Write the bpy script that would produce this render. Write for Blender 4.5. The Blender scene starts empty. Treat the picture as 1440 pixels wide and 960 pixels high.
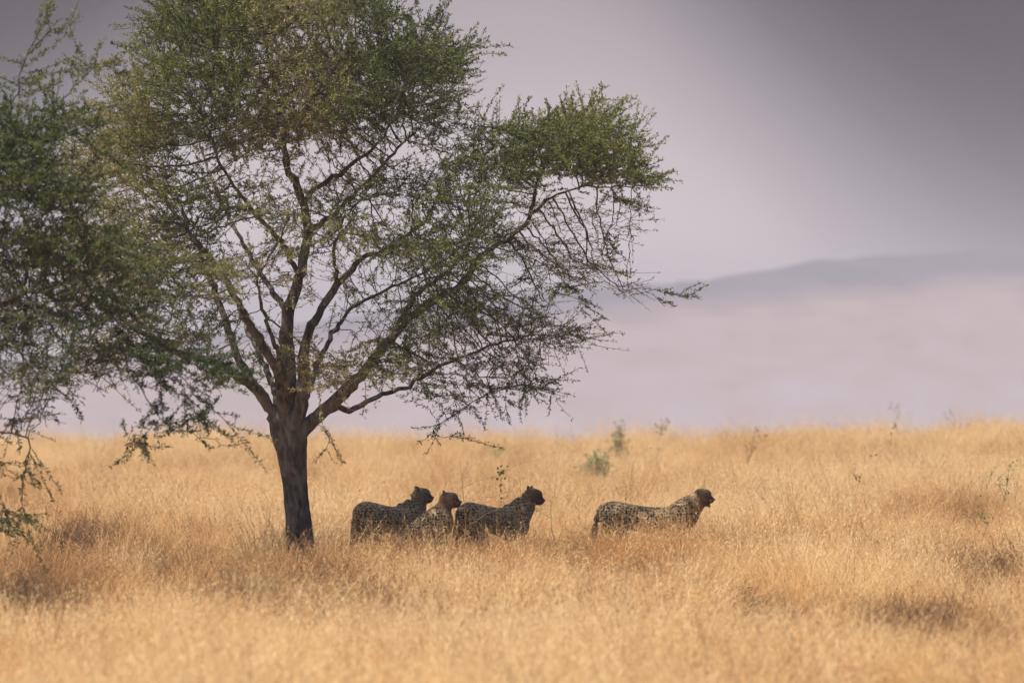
import bpy, bmesh, math, random
import numpy as np
from mathutils import Vector, Matrix, Euler

random.seed(7)
rng = np.random.default_rng(11)
scene = bpy.context.scene
COL = scene.collection
R = math.radians
HC = 2.24            # camera height above the grass plain
K = 150.0 / 60.0 * 60.0  # picture pixels per metre at 60 m

def P(px, py, Y=60.0):
    """a point of the place seen at (px, py) of the 1440x960 photograph, Y metres away"""
    s = Y / 60.0 / 150.0
    return Vector(((px - 720) * s, Y, HC - (py - 480) * s))

# ------------------------------------------------------------------ noise
def _h(ix, iy, seed):
    n = (ix.astype(np.int64) * 374761393 + iy.astype(np.int64) * 668265263 + seed * 144665) & 0x7fffffff
    n = ((n ^ (n >> 13)) * 1274126177) & 0x7fffffff
    return ((n ^ (n >> 16)) & 0xffff) / 65535.0

def vnoise(x, y, seed=0):
    x = np.asarray(x, float); y = np.asarray(y, float)
    ix = np.floor(x); iy = np.floor(y)
    fx = x - ix; fy = y - iy
    fx = fx * fx * (3 - 2 * fx); fy = fy * fy * (3 - 2 * fy)
    a = _h(ix, iy, seed); b = _h(ix + 1, iy, seed); c = _h(ix, iy + 1, seed); d = _h(ix + 1, iy + 1, seed)
    return (a * (1 - fx) + b * fx) * (1 - fy) + (c * (1 - fx) + d * fx) * fy

def fbm(x, y, seed=0, o=4):
    s = 0; a = .5; t = 0
    for k in range(o):
        s = s + a * vnoise(np.asarray(x) * 2 ** k, np.asarray(y) * 2 ** k, seed + k * 7); t += a; a *= .5
    return s / t

def sstep(a, b, x):
    t = np.clip((np.asarray(x, float) - a) / (b - a), 0, 1)
    return t * t * (3 - 2 * t)

CREST = 126.0
def ground_z(x, y):
    x = np.asarray(x, float); y = np.asarray(y, float)
    z = .16 * (fbm(x / 5.0, y / 9.0, 3, 3) - .5) * sstep(30, 36, y)
    az = x / np.maximum(y, 20) * 60
    z = z + .30 * sstep(.8, 4.8, az) * sstep(70, 125, y)
    z = z - .27 * sstep(70, 122, y)
    d = np.maximum(y - CREST, 0)
    z = z - d * .026 * sstep(0, 60, d) * (1 - sstep(1200, 2600, y)) - 34.0 * sstep(1200, 2600, y) * 1.0
    z = z + 2.5 * (fbm(x / 160, y / 160, 9, 3) - .5) * sstep(200, 600, y)
    return z

# ------------------------------------------------------------------ helpers
def new_obj(name, mesh, mat=None, parent=None, loc=None):
    o = bpy.data.objects.new(name, mesh); COL.objects.link(o)
    if mat is not None and mesh is not None:
        mesh.materials.append(mat)
    if parent is not None:
        o.parent = parent
    if loc is not None:
        o.location = loc
    return o

def tag(o, label, cat, group=None):
    o['label'] = label; o['category'] = cat
    if group: o['group'] = group
    return o

def empty(name, loc, label, cat, group=None):
    o = bpy.data.objects.new(name, None); COL.objects.link(o)
    o.empty_display_size = .2
    o.location = loc
    return tag(o, label, cat, group)

def mesh_np(name, verts, quads, smooth=False, attrs=None):
    """mesh from numpy arrays; quads (n,3) or (n,4)"""
    verts = np.asarray(verts, np.float32); quads = np.asarray(quads, np.int32)
    me = bpy.data.meshes.new(name)
    n, k = quads.shape
    me.vertices.add(len(verts)); me.vertices.foreach_set('co', verts.ravel())
    me.loops.add(n * k); me.loops.foreach_set('vertex_index', quads.ravel())
    me.polygons.add(n); me.polygons.foreach_set('loop_start', np.arange(n, dtype=np.int32) * k)
    me.update(calc_edges=True); me.validate()
    me.polygons.foreach_set('use_smooth', np.full(len(me.polygons), smooth))
    for an, (dom, arr) in (attrs or {}).items():
        a = me.attributes.new(an, 'FLOAT', dom)
        a.data.foreach_set('value', np.asarray(arr, np.float32))
    return me

class MB:
    def __init__(s): s.v = []; s.q = []; s.a = []; s.n = 0
    def add(s, v, q, a=None):
        v = np.asarray(v, np.float32).reshape(-1, 3); q = np.asarray(q, np.int32)
        s.v.append(v); s.q.append(q + s.n); s.n += len(v)
        s.a.append(np.full(len(v), 0. if a is None else a, np.float32) if np.isscalar(a) or a is None else np.asarray(a, np.float32))
    def mesh(s, name, smooth=True):
        return mesh_np(name, np.vstack(s.v), np.vstack(s.q), smooth, {'var': ('POINT', np.concatenate(s.a))})

def frames(pts):
    """tangent and two normals along a path, without twist"""
    pts = np.asarray(pts, float)
    t = np.gradient(pts, axis=0); t /= np.linalg.norm(t, axis=1)[:, None] + 1e-9
    n = np.zeros_like(pts)
    u = np.array([0, 1., 0]) if abs(t[0][1]) < .9 else np.array([1., 0, 0])
    for i in range(len(pts)):
        u = u - t[i] * np.dot(u, t[i]); u /= np.linalg.norm(u) + 1e-9
        n[i] = u
    return t, n, np.cross(t, n)

def tube(mb, pts, rad, sides=6, a=0., lump=None, cap=True):
    pts = np.asarray(pts, float); rad = np.asarray(rad, float); m = len(pts)
    t, n, b = frames(pts)
    th = np.arange(sides) / sides * 2 * math.pi
    rr = rad[:, None] * (np.ones((m, sides)) if lump is None else lump(np.arange(m), th))
    V = pts[:, None, :] + rr[..., None] * (np.cos(th)[None, :, None] * n[:, None, :] + np.sin(th)[None, :, None] * b[:, None, :])
    i = np.arange(m - 1)[:, None] * sides; j = np.arange(sides)[None, :]; j2 = (j + 1) % sides
    q = np.stack([i + j, i + j2, i + sides + j2, i + sides + j], -1).reshape(-1, 4)
    V = V.reshape(-1, 3)
    mb.add(V, q, a)

# ------------------------------------------------------------------ materials
def mat(name):
    m = bpy.data.materials.new(name); m.use_nodes = True
    nt = m.node_tree; nt.nodes.clear()
    out = nt.nodes.new('ShaderNodeOutputMaterial')
    return m, nt, out

def node(nt, kind, **kw):
    n = nt.nodes.new(kind)
    for k, v in kw.items():
        if k.startswith('i_'):
            n.inputs[k[2:].replace('_', ' ')].default_value = v
        else:
            setattr(n, k, v)
    return n

def ramp(nt, fac, stops, interp='LINEAR'):
    r = nt.nodes.new('ShaderNodeValToRGB'); r.color_ramp.interpolation = interp
    e = r.color_ramp.elements
    e[0].position = stops[0][0]; e[0].color = (*stops[0][1], 1)
    e[1].position = stops[-1][0]; e[1].color = (*stops[-1][1], 1)
    for p, c in stops[1:-1]:
        x = e.new(p); x.color = (*c, 1)
    nt.links.new(fac, r.inputs[0]); return r

def attr(nt, name, kind='GEOMETRY'):
    return node(nt, 'ShaderNodeAttribute', attribute_name=name, attribute_type=kind)

def math_(nt, op, a, b=None, clamp=False):
    m = node(nt, 'ShaderNodeMath', operation=op, use_clamp=clamp)
    for i, x in enumerate((a, b)):
        if x is None: continue
        if isinstance(x, (int, float)): m.inputs[i].default_value = x
        else: nt.links.new(x, m.inputs[i])
    return m.outputs[0]

def mix(nt, fac, a, b, blend='MIX'):
    m = node(nt, 'ShaderNodeMix', data_type='RGBA', blend_type=blend)
    for s, x in ((m.inputs[0], fac), (m.inputs[6], a), (m.inputs[7], b)):
        if isinstance(x, (int, float)): s.default_value = x
        elif isinstance(x, tuple): s.default_value = (*x, 1) if len(x) == 3 else x
        else: nt.links.new(x, s)
    return m.outputs[2]

def leaf_shader(nt, out, color, trans=.35, rough=.6, spec=.25):
    p = node(nt, 'ShaderNodeBsdfPrincipled'); p.inputs['Roughness'].default_value = rough
    p.inputs['Specular IOR Level'].default_value = spec
    nt.links.new(color, p.inputs['Base Color'])
    t = node(nt, 'ShaderNodeBsdfTranslucent'); nt.links.new(color, t.inputs[0])
    m = node(nt, 'ShaderNodeMixShader'); m.inputs[0].default_value = trans
    nt.links.new(p.outputs[0], m.inputs[1]); nt.links.new(t.outputs[0], m.inputs[2])
    nt.links.new(m.outputs[0], out.inputs[0])

def m_grass():
    m, nt, out = mat('straw_grass')
    tint = attr(nt, 'tint', 'INSTANCER').outputs['Fac']
    var = attr(nt, 'var').outputs['Fac']
    f = math_(nt, 'ADD', math_(nt, 'MULTIPLY', tint, .78), math_(nt, 'MULTIPLY', var, .22))
    r = ramp(nt, f, GRASS_RAMP)
    leaf_shader(nt, out, r.outputs[0], .38, .55, .3)
    return m
GRASS_RAMP = [(0., (.05, .03, .018)), (.18, (.26, .14, .065)), (.42, (.54, .305, .125)), (.6, (.74, .465, .195)),  # darkest stop serves the shade painted at the hollows
              (.8, (.83, .60, .315)), (.93, (.80, .64, .37)), (1., (.44, .42, .18))]

def m_leaf(name, stops, trans=.3):
    m, nt, out = mat(name)
    r = ramp(nt, attr(nt, 'var').outputs['Fac'], stops)
    leaf_shader(nt, out, r.outputs[0], trans)
    return m

def m_bark(name, dark, mid, light, scale=1.0):
    m, nt, out = mat(name)
    tc = node(nt, 'ShaderNodeTexCoord')
    mp = node(nt, 'ShaderNodeMapping'); mp.inputs['Scale'].default_value = (9 * scale, 9 * scale, 2.2 * scale)
    nt.links.new(tc.outputs['Object'], mp.inputs[0])
    n1 = node(nt, 'ShaderNodeTexNoise'); n1.inputs['Scale'].default_value = 2.2; n1.inputs['Detail'].default_value = 8; n1.inputs['Roughness'].default_value = .65
    n1.inputs['Distortion'].default_value = .6
    nt.links.new(mp.outputs[0], n1.inputs[0])
    n2 = node(nt, 'ShaderNodeTexNoise'); n2.inputs['Scale'].default_value = 3.5; n2.inputs['Detail'].default_value = 5
    nt.links.new(tc.outputs['Object'], n2.inputs[0])
    c = ramp(nt, n1.outputs[0], [(.32, dark), (.5, mid), (.68, light)])
    lich = ramp(nt, n2.outputs[0], [(.52, (0, 0, 0)), (.62, (1, 1, 1))])
    col = mix(nt, math_(nt, 'MULTIPLY', lich.outputs[0], .45), c.outputs[0], (.23, .22, .19))
    b = node(nt, 'ShaderNodeBump'); b.inputs['Strength'].default_value = .9; b.inputs['Distance'].default_value = .03
    nt.links.new(n1.outputs[0], b.inputs['Height'])
    p = node(nt, 'ShaderNodeBsdfPrincipled'); p.inputs['Roughness'].default_value = .9; p.inputs['Specular IOR Level'].default_value = .2
    nt.links.new(col, p.inputs['Base Color']); nt.links.new(b.outputs[0], p.inputs['Normal'])
    nt.links.new(p.outputs[0], out.inputs[0])
    return m

def m_simple(name, col, rough=.7, spec=.3):
    m, nt, out = mat(name)
    tc = node(nt, 'ShaderNodeTexCoord'); n = node(nt, 'ShaderNodeTexNoise'); n.inputs['Scale'].default_value = 30
    nt.links.new(tc.outputs['Object'], n.inputs[0])
    r = ramp(nt, n.outputs[0], [(.3, tuple(c * .75 for c in col)), (.7, tuple(min(1, c * 1.2) for c in col))])
    p = node(nt, 'ShaderNodeBsdfPrincipled'); p.inputs['Roughness'].default_value = rough; p.inputs['Specular IOR Level'].default_value = spec
    nt.links.new(r.outputs[0], p.inputs['Base Color']); nt.links.new(p.outputs[0], out.inputs[0])
    return m

def m_ground():
    m, nt, out = mat('dry_soil')
    tc = node(nt, 'ShaderNodeTexCoord')
    n1 = node(nt, 'ShaderNodeTexNoise'); n1.inputs['Scale'].default_value = 1.3; n1.inputs['Detail'].default_value = 10; n1.inputs['Roughness'].default_value = .7
    n2 = node(nt, 'ShaderNodeTexNoise'); n2.inputs['Scale'].default_value = .012; n2.inputs['Detail'].default_value = 6
    nt.links.new(tc.outputs['Object'], n1.inputs[0]); nt.links.new(tc.outputs['Object'], n2.inputs[0])
    c = ramp(nt, n1.outputs[0], [(.3, (.20, .13, .065)), (.6, (.42, .29, .14)), (.8, (.5, .36, .19))])
    f = ramp(nt, n2.outputs[0], [(.45, (0, 0, 0)), (.6, (1, 1, 1))])
    col = mix(nt, math_(nt, 'MULTIPLY', f.outputs[0], .5), c.outputs[0], (.22, .2, .09))
    p = node(nt, 'ShaderNodeBsdfPrincipled'); p.inputs['Roughness'].default_value = .95
    nt.links.new(col, p.inputs['Base Color']); nt.links.new(p.outputs[0], out.inputs[0])
    return m

def m_hill():
    m, nt, out = mat('hill_scrub')
    tc = node(nt, 'ShaderNodeTexCoord')
    sx = node(nt, 'ShaderNodeSeparateXYZ'); nt.links.new(tc.outputs['Object'], sx.inputs[0])
    mp = node(nt, 'ShaderNodeMapping'); mp.inputs['Scale'].default_value = (1, .3, 2.2); nt.links.new(tc.outputs['Object'], mp.inputs[0])
    n1 = node(nt, 'ShaderNodeTexNoise'); n1.inputs['Scale'].default_value = .03; n1.inputs['Detail'].default_value = 6; n1.inputs['Roughness'].default_value = .6
    nt.links.new(mp.outputs[0], n1.inputs[0])
    up = math_(nt, 'MULTIPLY', sx.outputs[2], .011)
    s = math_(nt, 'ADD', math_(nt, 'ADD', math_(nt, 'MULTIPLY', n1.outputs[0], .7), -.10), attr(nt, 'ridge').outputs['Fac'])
    c = ramp(nt, s, [(.30, (.27, .225, .235)), (.48, (.25, .18, .165)), (.64, (.19, .13, .12)), (.86, (.085, .072, .09)), (1, (.04, .04, .058))])  # first stop pales the hill foot, valley haze put into the colour
    p = node(nt, 'ShaderNodeBsdfPrincipled'); p.inputs['Roughness'].default_value = 1.
    nt.links.new(c.outputs[0], p.inputs['Base Color']); nt.links.new(p.outputs[0], out.inputs[0])
    return m

def m_coat():
    m, nt, out = mat('spotted_coat')
    tc = node(nt, 'ShaderNodeTexCoord')
    wn = node(nt, 'ShaderNodeTexNoise'); wn.inputs['Scale'].default_value = 18; nt.links.new(tc.outputs['Object'], wn.inputs[0])
    wv = node(nt, 'ShaderNodeVectorMath', operation='MULTIPLY_ADD')
    nt.links.new(wn.outputs[1], wv.inputs[0]); wv.inputs[1].default_value = (.02, .02, .02); nt.links.new(tc.outputs['Object'], wv.inputs[2])
    v = node(nt, 'ShaderNodeTexVoronoi'); v.inputs['Scale'].default_value = 37; v.inputs['Randomness'].default_value = .55
    nt.links.new(wv.outputs[0], v.inputs['Vector'])
    spot = ramp(nt, v.outputs['Distance'], [(.375, (1, 1, 1)), (.455, (0, 0, 0))])
    white = attr(nt, 'white').outputs['Fac']; stain = attr(nt, 'stain').outputs['Fac']; nosp = attr(nt, 'plain').outputs['Fac']
    n2 = node(nt, 'ShaderNodeTexNoise'); n2.inputs['Scale'].default_value = 14; n2.inputs['Detail'].default_value = 6
    nt.links.new(tc.outputs['Object'], n2.inputs[0])
    base = ramp(nt, n2.outputs[0], [(.3, (.23, .155, .075)), (.7, (.37, .26, .135))])
    b2 = mix(nt, white, base.outputs[0], (.30, .265, .21))
    sp = math_(nt, 'MULTIPLY', spot.outputs[0], math_(nt, 'SUBTRACT', 1.0, nosp, True))
    b3 = mix(nt, sp, b2, (.018, .014, .012))
    sn = math_(nt, 'MULTIPLY', stain, math_(nt, 'ADD', .62, math_(nt, 'MULTIPLY', n2.outputs[0], .7)), True)
    b4 = mix(nt, sn, b3, (.080, .034, .024))
    dark = attr(nt, 'dark').outputs['Fac']
    b5 = mix(nt, dark, b4, (.02, .016, .014))
    n3 = node(nt, 'ShaderNodeTexNoise'); n3.inputs['Scale'].default_value = 160; nt.links.new(tc.outputs['Object'], n3.inputs[0])
    bp = node(nt, 'ShaderNodeBump'); bp.inputs['Strength'].default_value = .5; bp.inputs['Distance'].default_value = .008
    nt.links.new(n3.outputs[0], bp.inputs['Height'])
    p = node(nt, 'ShaderNodeBsdfPrincipled'); p.inputs['Roughness'].default_value = .85; p.inputs['Specular IOR Level'].default_value = .2
    p.inputs['Sheen Weight'].default_value = .15
    nt.links.new(b5, p.inputs['Base Color']); nt.links.new(bp.outputs[0], p.inputs['Normal'])
    nt.links.new(p.outputs[0], out.inputs[0])
    return m

M_GRASS = m_grass(); M_GROUND = m_ground(); M_HILL = m_hill(); M_COAT = m_coat()
M_TRUNK = m_bark('acacia_bark', (.022, .018, .016), (.092, .076, .066), (.25, .22, .19))
M_TWIG = m_leaf('twig_bark', [(0, (.045, .034, .028)), (.5, (.10, .08, .065)), (.9, (.19, .16, .13)), (1, (.55, .5, .42))], .0)
M_LEAF = m_leaf('acacia_leaf', [(0, (.022, .036, .009)), (.32, (.07, .10, .018)), (.6, (.20, .215, .045)), (.8, (.27, .245, .10)), (1, (.40, .31, .16))], .35)
M_LEAF2 = m_leaf('near_acacia_leaf', [(0, (.022, .040, .012)), (.35, (.065, .10, .024)), (.7, (.16, .175, .05)), (1, (.27, .22, .11))], .35)
M_EYE = m_simple('amber_eye', (.16, .10, .025), .15, .6)
M_NOSE = m_simple('black_nose', (.015, .012, .012), .4, .5)

# ------------------------------------------------------------------ ground, hill
def build_ground():
    ys = np.concatenate([np.arange(-60, 24, 6.), np.arange(24, 150, .8), 150 * (7000 / 150.) ** np.linspace(0, 1, 90)])
    n = 161
    V = []
    for y in ys:
        hw = 40 + .55 * max(y, 0) if y < 1500 else 865 + (y - 1500) * .55
        hw = max(hw, 60)
        u = np.linspace(-1, 1, n); x = np.sign(u) * np.abs(u) ** 1.8 * hw
        V.append(np.stack([x, np.full(n, y), ground_z(x, np.full(n, y))], 1))
    V = np.vstack(V); m = len(ys)
    i = np.arange(m - 1)[:, None] * n; j = np.arange(n - 1)[None, :]
    q = np.stack([i + j, i + j + 1, i + n + j + 1, i + n + j], -1).reshape(-1, 4)
    o = new_obj('ground', mesh_np('ground', V, q, True), M_GROUND); o['kind'] = 'structure'
build_ground()

def build_hill():
    xs = np.linspace(-1500, 2100, 500); ys = np.linspace(2200, 4600, 150)
    X, Y = np.meshgrid(xs, ys)
    prof = np.interp(xs, [-1500, -700, -320, -120, 20, 60, 93, 143, 240, 420, 800, 1500, 2100],
                     [-60, -48, -22, 8, 25, 28.5, 31.5, 40, 44.5, 46, 38, 20, -50])
    ridge = 3000 + 90 * np.sin(xs / 340.)
    f = np.where(Y < ridge[None, :], sstep(0, 1, (Y - 2200) / (ridge[None, :] - 2200)) ** .8, 1 - sstep(0, 1, (Y - ridge[None, :] - 100) / 1400))
    base = -60.
    Z = base + (prof[None, :] - base) * f
    Z += (fbm(X / 120, Y / 120, 21, 4) - .5) * 14 * np.clip(f, 0, 1) * (1 - .6 * sstep(.85, 1, f)) 
    Z += (fbm(X / 9, Y / 30, 31, 3) - .5) * 3.4 * sstep(.5, 1, f)
    V = np.stack([X, Y, Z], -1).reshape(-1, 3); n = len(xs); m = len(ys)
    i = np.arange(m - 1)[:, None] * n; j = np.arange(n - 1)[None, :]
    q = np.stack([i + j, i + j + 1, i + n + j + 1, i + n + j], -1).reshape(-1, 4)
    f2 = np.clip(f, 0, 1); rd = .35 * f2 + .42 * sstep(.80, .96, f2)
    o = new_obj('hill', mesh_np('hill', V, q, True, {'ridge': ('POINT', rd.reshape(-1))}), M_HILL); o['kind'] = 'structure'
build_hill()

# ------------------------------------------------------------------ haze
HAZE = True
def build_haze():
    x0, x1, y0, y1, z0, z1 = -4200, 4200, -70, 7100, -72, 52
    V = [(x, y, z) for x in (x0, x1) for y in (y0, y1) for z in (z0, z1)]
    q = [(0, 1, 3, 2), (4, 6, 7, 5), (0, 4, 5, 1), (2, 3, 7, 6), (0, 2, 6, 4), (1, 5, 7, 3)]
    m, nt, out = mat('dusty_air')
    v = node(nt, 'ShaderNodeVolumePrincipled')
    v.inputs['Density'].default_value = HAZE_D
    v.inputs['Color'].default_value = HAZE_C
    v.inputs['Anisotropy'].default_value = HAZE_G
    nt.links.new(v.outputs[0], out.inputs['Volume'])
    o = new_obj('haze', mesh_np('haze', V, q), m); o['kind'] = 'stuff'
HAZE_D = .00039; HAZE_C = (.735, .670, .705, 1); HAZE_G = 0.0
if HAZE: build_haze()

# ------------------------------------------------------------------ grass
def blade(mb, base, h, w, lean, az, curve, var, segs=4, droop=0.):
    """one tapered curved blade"""
    t = np.linspace(0, 1, segs + 1)
    off = lean * t + curve * t ** 2.2
    x = np.cos(az) * off * h; y = np.sin(az) * off * h
    z = h * (t - droop * t ** 3)
    c = np.stack([base[0] + x, base[1] + y, z - .03], 1)
    fa = random.uniform(0, math.pi)
    s = np.array([math.cos(fa), math.sin(fa), 0.])
    ww = w * (1 - .85 * t ** 1.6) * .5
    V = np.empty((2 * (segs + 1), 3)); V[0::2] = c - s * ww[:, None]; V[1::2] = c + s * ww[:, None]
    i = np.arange(segs) * 2
    mb.add(V, np.stack([i, i + 1, i + 3, i + 2], 1), var)
    return c

def tuft(name, n, rad, hmin, hmax, heads, w=.0045, spread=.35):
    mb = MB()
    for k in range(n):
        a = random.uniform(0, 2 * math.pi); r = rad * math.sqrt(random.random())
        base = (math.cos(a) * r, math.sin(a) * r)
        az = a + random.gauss(0, .7) if random.random() < .6 else random.gauss(0, .7)
        h = random.uniform(hmin, hmax) * (1 - .25 * r / rad)
        v = min(1, max(0, random.gauss(.5, .27)))
        c = blade(mb, base, h, w * random.uniform(.6, 1.3), random.uniform(0, spread), az, random.uniform(.05, .5), v, droop=random.uniform(0, .25))
        if random.random() < heads:
            # seed head: little scales round the last third of the stem
            top = c[-1]; prev = c[-2]
            for q in range(11):
                p = prev + (top - prev) * random.uniform(-.2, 1.15)
                d = Vector((random.gauss(0, 1), random.gauss(0, 1), random.gauss(1.3, .6))).normalized() * random.uniform(.008, .020)
                s = Vector((random.gauss(0, 1), random.gauss(0, 1), random.gauss(0, .4))).normalized() * .0019
                p = Vector(p)
                mb.add([p - s, p + s, p + d + s * .4, p + d - s * .4], [[0, 1, 2, 3]], min(1, max(0, v - random.uniform(-.1, .4))))
    me = mb.mesh(name, False)
    me.materials.append(M_GRASS)
    return bpy.data.objects.new(name, me)

def build_grass():
    src = bpy.data.collections.new('grass_tufts')
    protos = []
    random.seed(21)
    for k in range(6): protos.append(tuft('grass_tuft_a', 70, .15, .24, .50, .35))
    for k in range(4): protos.append(tuft('grass_tuft_b', 70, .22, .14, .36, .1, spread=.6))
    for k in range(4): protos.append(tuft('grass_tuft_c', 30, .11, .36, .68, .85, w=.0034, spread=.28))
    for k in range(2): protos.append(tuft('grass_tuft_d', 50, .2, .12, .26, .1, w=.006, spread=.9))
    for i, p in enumerate(protos):
        p.name = 'tuft_%02d' % i; src.objects.link(p)
    pts = []
    y = 29.0
    while y < 141:
        sp = .17 if y < 75 else .17 + (y - 75) * .0016
        hw = .08 * y + 2.2
        x = np.arange(-hw, hw, sp)
        pts.append(np.stack([x + rng.normal(0, sp * .4, len(x)), y + rng.normal(0, sp * .45, len(x))], 1))
        y += sp
    p = np.vstack(pts); X, Y = p[:, 0], p[:, 1]
    n1 = fbm(X / 1.0, Y / 1.5, 5, 4); n2 = fbm(X / .4, Y / .6, 15, 2); n3 = fbm(X / 2.2, Y / 9., 25, 3)
    # tufts thinned and tinted dark as the shade of hollows (photo pixel, depth, radius)
    keep = np.ones(len(X), bool); hol_shade = np.zeros(len(X))
    for (px, Yc, rx, ry) in HOLLOW_SHADE:
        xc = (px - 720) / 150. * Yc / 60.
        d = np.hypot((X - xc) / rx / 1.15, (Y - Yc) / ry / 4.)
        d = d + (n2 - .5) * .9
        hol_shade = np.maximum(hol_shade, 1 - sstep(.5, 1.2, d))
    keep &= ~((hol_shade > .3) & (rng.random(len(X)) < .25))
    keep &= ~((n1 < .44) & (rng.random(len(X)) < .75))
    for (xx, yy, rr) in CLEAR:
        keep &= np.hypot(X - xx, Y - yy) > rr
    X, Y, n1, n2, n3, hol_shade = (a[keep] for a in (X, Y, n1, n2, n3, hol_shade)); N = len(X)
    Z = ground_z(X, Y)
    u = rng.random(N)
    var = np.where(u < .42, rng.integers(0, 6, N), np.where(u < .66, rng.integers(6, 10, N), np.where(u < .93, rng.integers(10, 14, N), rng.integers(14, 16, N))))
    scl = np.clip(.92 + 1.9 * (n1 - .5) + .5 * (n2 - .5) + .5 * (n3 - .5), .38, 1.5) * rng.uniform(.75, 1.2, N) * (1 - .12 * hol_shade)
    # lower sward right where the cats and the trunk stand so they show
    for (xx, yy, rx, ry, f) in LOWER:
        d = np.hypot((X - xx) / rx, (Y - yy) / ry)
        scl *= 1 - (1 - f) * (1 - sstep(.6, 1.1, d))
    scl *= 1 + .25 * sstep(90, 130, Y)
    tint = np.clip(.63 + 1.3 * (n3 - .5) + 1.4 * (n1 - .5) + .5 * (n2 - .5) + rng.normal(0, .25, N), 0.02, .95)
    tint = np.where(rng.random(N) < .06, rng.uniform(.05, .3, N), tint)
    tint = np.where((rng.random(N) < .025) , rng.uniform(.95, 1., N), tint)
    tint = tint * (1 - .92 * hol_shade)  # shade of the hollows painted into the tuft tint
    for (px, Yc, rx, ry) in BROWN_PATCHES:  # soft ovals of tufts tinted darker and browner
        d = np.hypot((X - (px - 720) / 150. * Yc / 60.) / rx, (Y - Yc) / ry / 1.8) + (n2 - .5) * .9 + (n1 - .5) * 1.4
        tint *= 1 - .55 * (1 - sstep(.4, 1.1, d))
    rot = np.stack([rng.normal(0, .14, N), rng.normal(.20, .2, N), rng.uniform(-.6, .6, N) * 0 ], 1)
    # lean to the right with a free spin about the stem: spin is baked by picking among many prototypes and mirroring
    ex = []
    for (px, Yc, w_, n_, s0, s1) in TALL:
        xc = (px - 720) / 150. * Yc / 60.
        ex.append(np.stack([xc + rng.uniform(-w_, w_, n_), Yc - rng.uniform(.0, .7, n_), rng.uniform(s0, s1, n_)], 1))
    ex = np.vstack(ex); M_ = len(ex)
    X = np.append(X, ex[:, 0]); Y = np.append(Y, ex[:, 1]); Z = np.append(Z, ground_z(ex[:, 0], ex[:, 1])); scl = np.append(scl, ex[:, 2])
    var = np.append(var, rng.choice([0, 1, 2, 3, 4, 5, 10, 11, 12, 13], M_)); tint = np.append(tint, np.clip(rng.normal(.62, .17, M_), .1, .93))
    rot = np.vstack([rot, np.stack([rng.normal(0, .14, M_), rng.normal(.2, .18, M_), np.zeros(M_)], 1)]); N += M_
    me = bpy.data.meshes.new('grass'); me.vertices.add(N)
    me.vertices.foreach_set('co', np.stack([X, Y, Z], 1).astype(np.float32).ravel())
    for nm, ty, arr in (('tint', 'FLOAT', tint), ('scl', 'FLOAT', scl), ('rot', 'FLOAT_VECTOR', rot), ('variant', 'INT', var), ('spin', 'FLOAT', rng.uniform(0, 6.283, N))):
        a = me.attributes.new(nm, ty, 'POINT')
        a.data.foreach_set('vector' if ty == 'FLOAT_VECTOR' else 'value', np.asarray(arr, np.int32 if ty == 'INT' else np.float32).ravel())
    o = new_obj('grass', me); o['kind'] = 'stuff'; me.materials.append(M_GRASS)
    ng = bpy.data.node_groups.new('scatter_grass', 'GeometryNodeTree')
    ng.interface.new_socket('Geometry', in_out='INPUT', socket_type='NodeSocketGeometry')
    ng.interface.new_socket('Geometry', in_out='OUTPUT', socket_type='NodeSocketGeometry')
    gi = ng.nodes.new('NodeGroupInput'); go = ng.nodes.new('NodeGroupOutput')
    ci = ng.nodes.new('GeometryNodeCollectionInfo'); ci.inputs['Collection'].default_value = src
    ci.inputs['Separate Children'].default_value = True; ci.inputs['Reset Children'].default_value = True
    ip = ng.nodes.new('GeometryNodeInstanceOnPoints'); ip.inputs['Pick Instance'].default_value = True
    def at(nm, ty):
        n = ng.nodes.new('GeometryNodeInputNamedAttribute'); n.data_type = ty; n.inputs['Name'].default_value = nm
        return [s for s in n.outputs if s.enabled and s.name == 'Attribute'][0]
    L = ng.links.new
    L(gi.outputs[0], ip.inputs['Points']); L(ci.outputs[0], ip.inputs['Instance'])
    L(at('variant', 'INT'), ip.inputs['Instance Index'])
    e1 = ng.nodes.new('FunctionNodeEulerToRotation'); L(at('rot', 'FLOAT_VECTOR'), e1.inputs[0])
    cx = ng.nodes.new('ShaderNodeCombineXYZ'); L(at('spin', 'FLOAT'), cx.inputs['Z'])
    e2 = ng.nodes.new('FunctionNodeEulerToRotation'); L(cx.outputs[0], e2.inputs[0])
    rr = ng.nodes.new('FunctionNodeRotateRotation'); rr.rotation_space = 'LOCAL'
    L(e1.outputs[0], rr.inputs[0]); L(e2.outputs[0], rr.inputs[1])
    L(rr.outputs[0], ip.inputs['Rotation']); L(at('scl', 'FLOAT'), ip.inputs['Scale'])
    L(ip.outputs[0], go.inputs[0])
    md = o.modifiers.new('scatter', 'NODES'); md.node_group = ng
    print('grass tufts', N)

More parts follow.
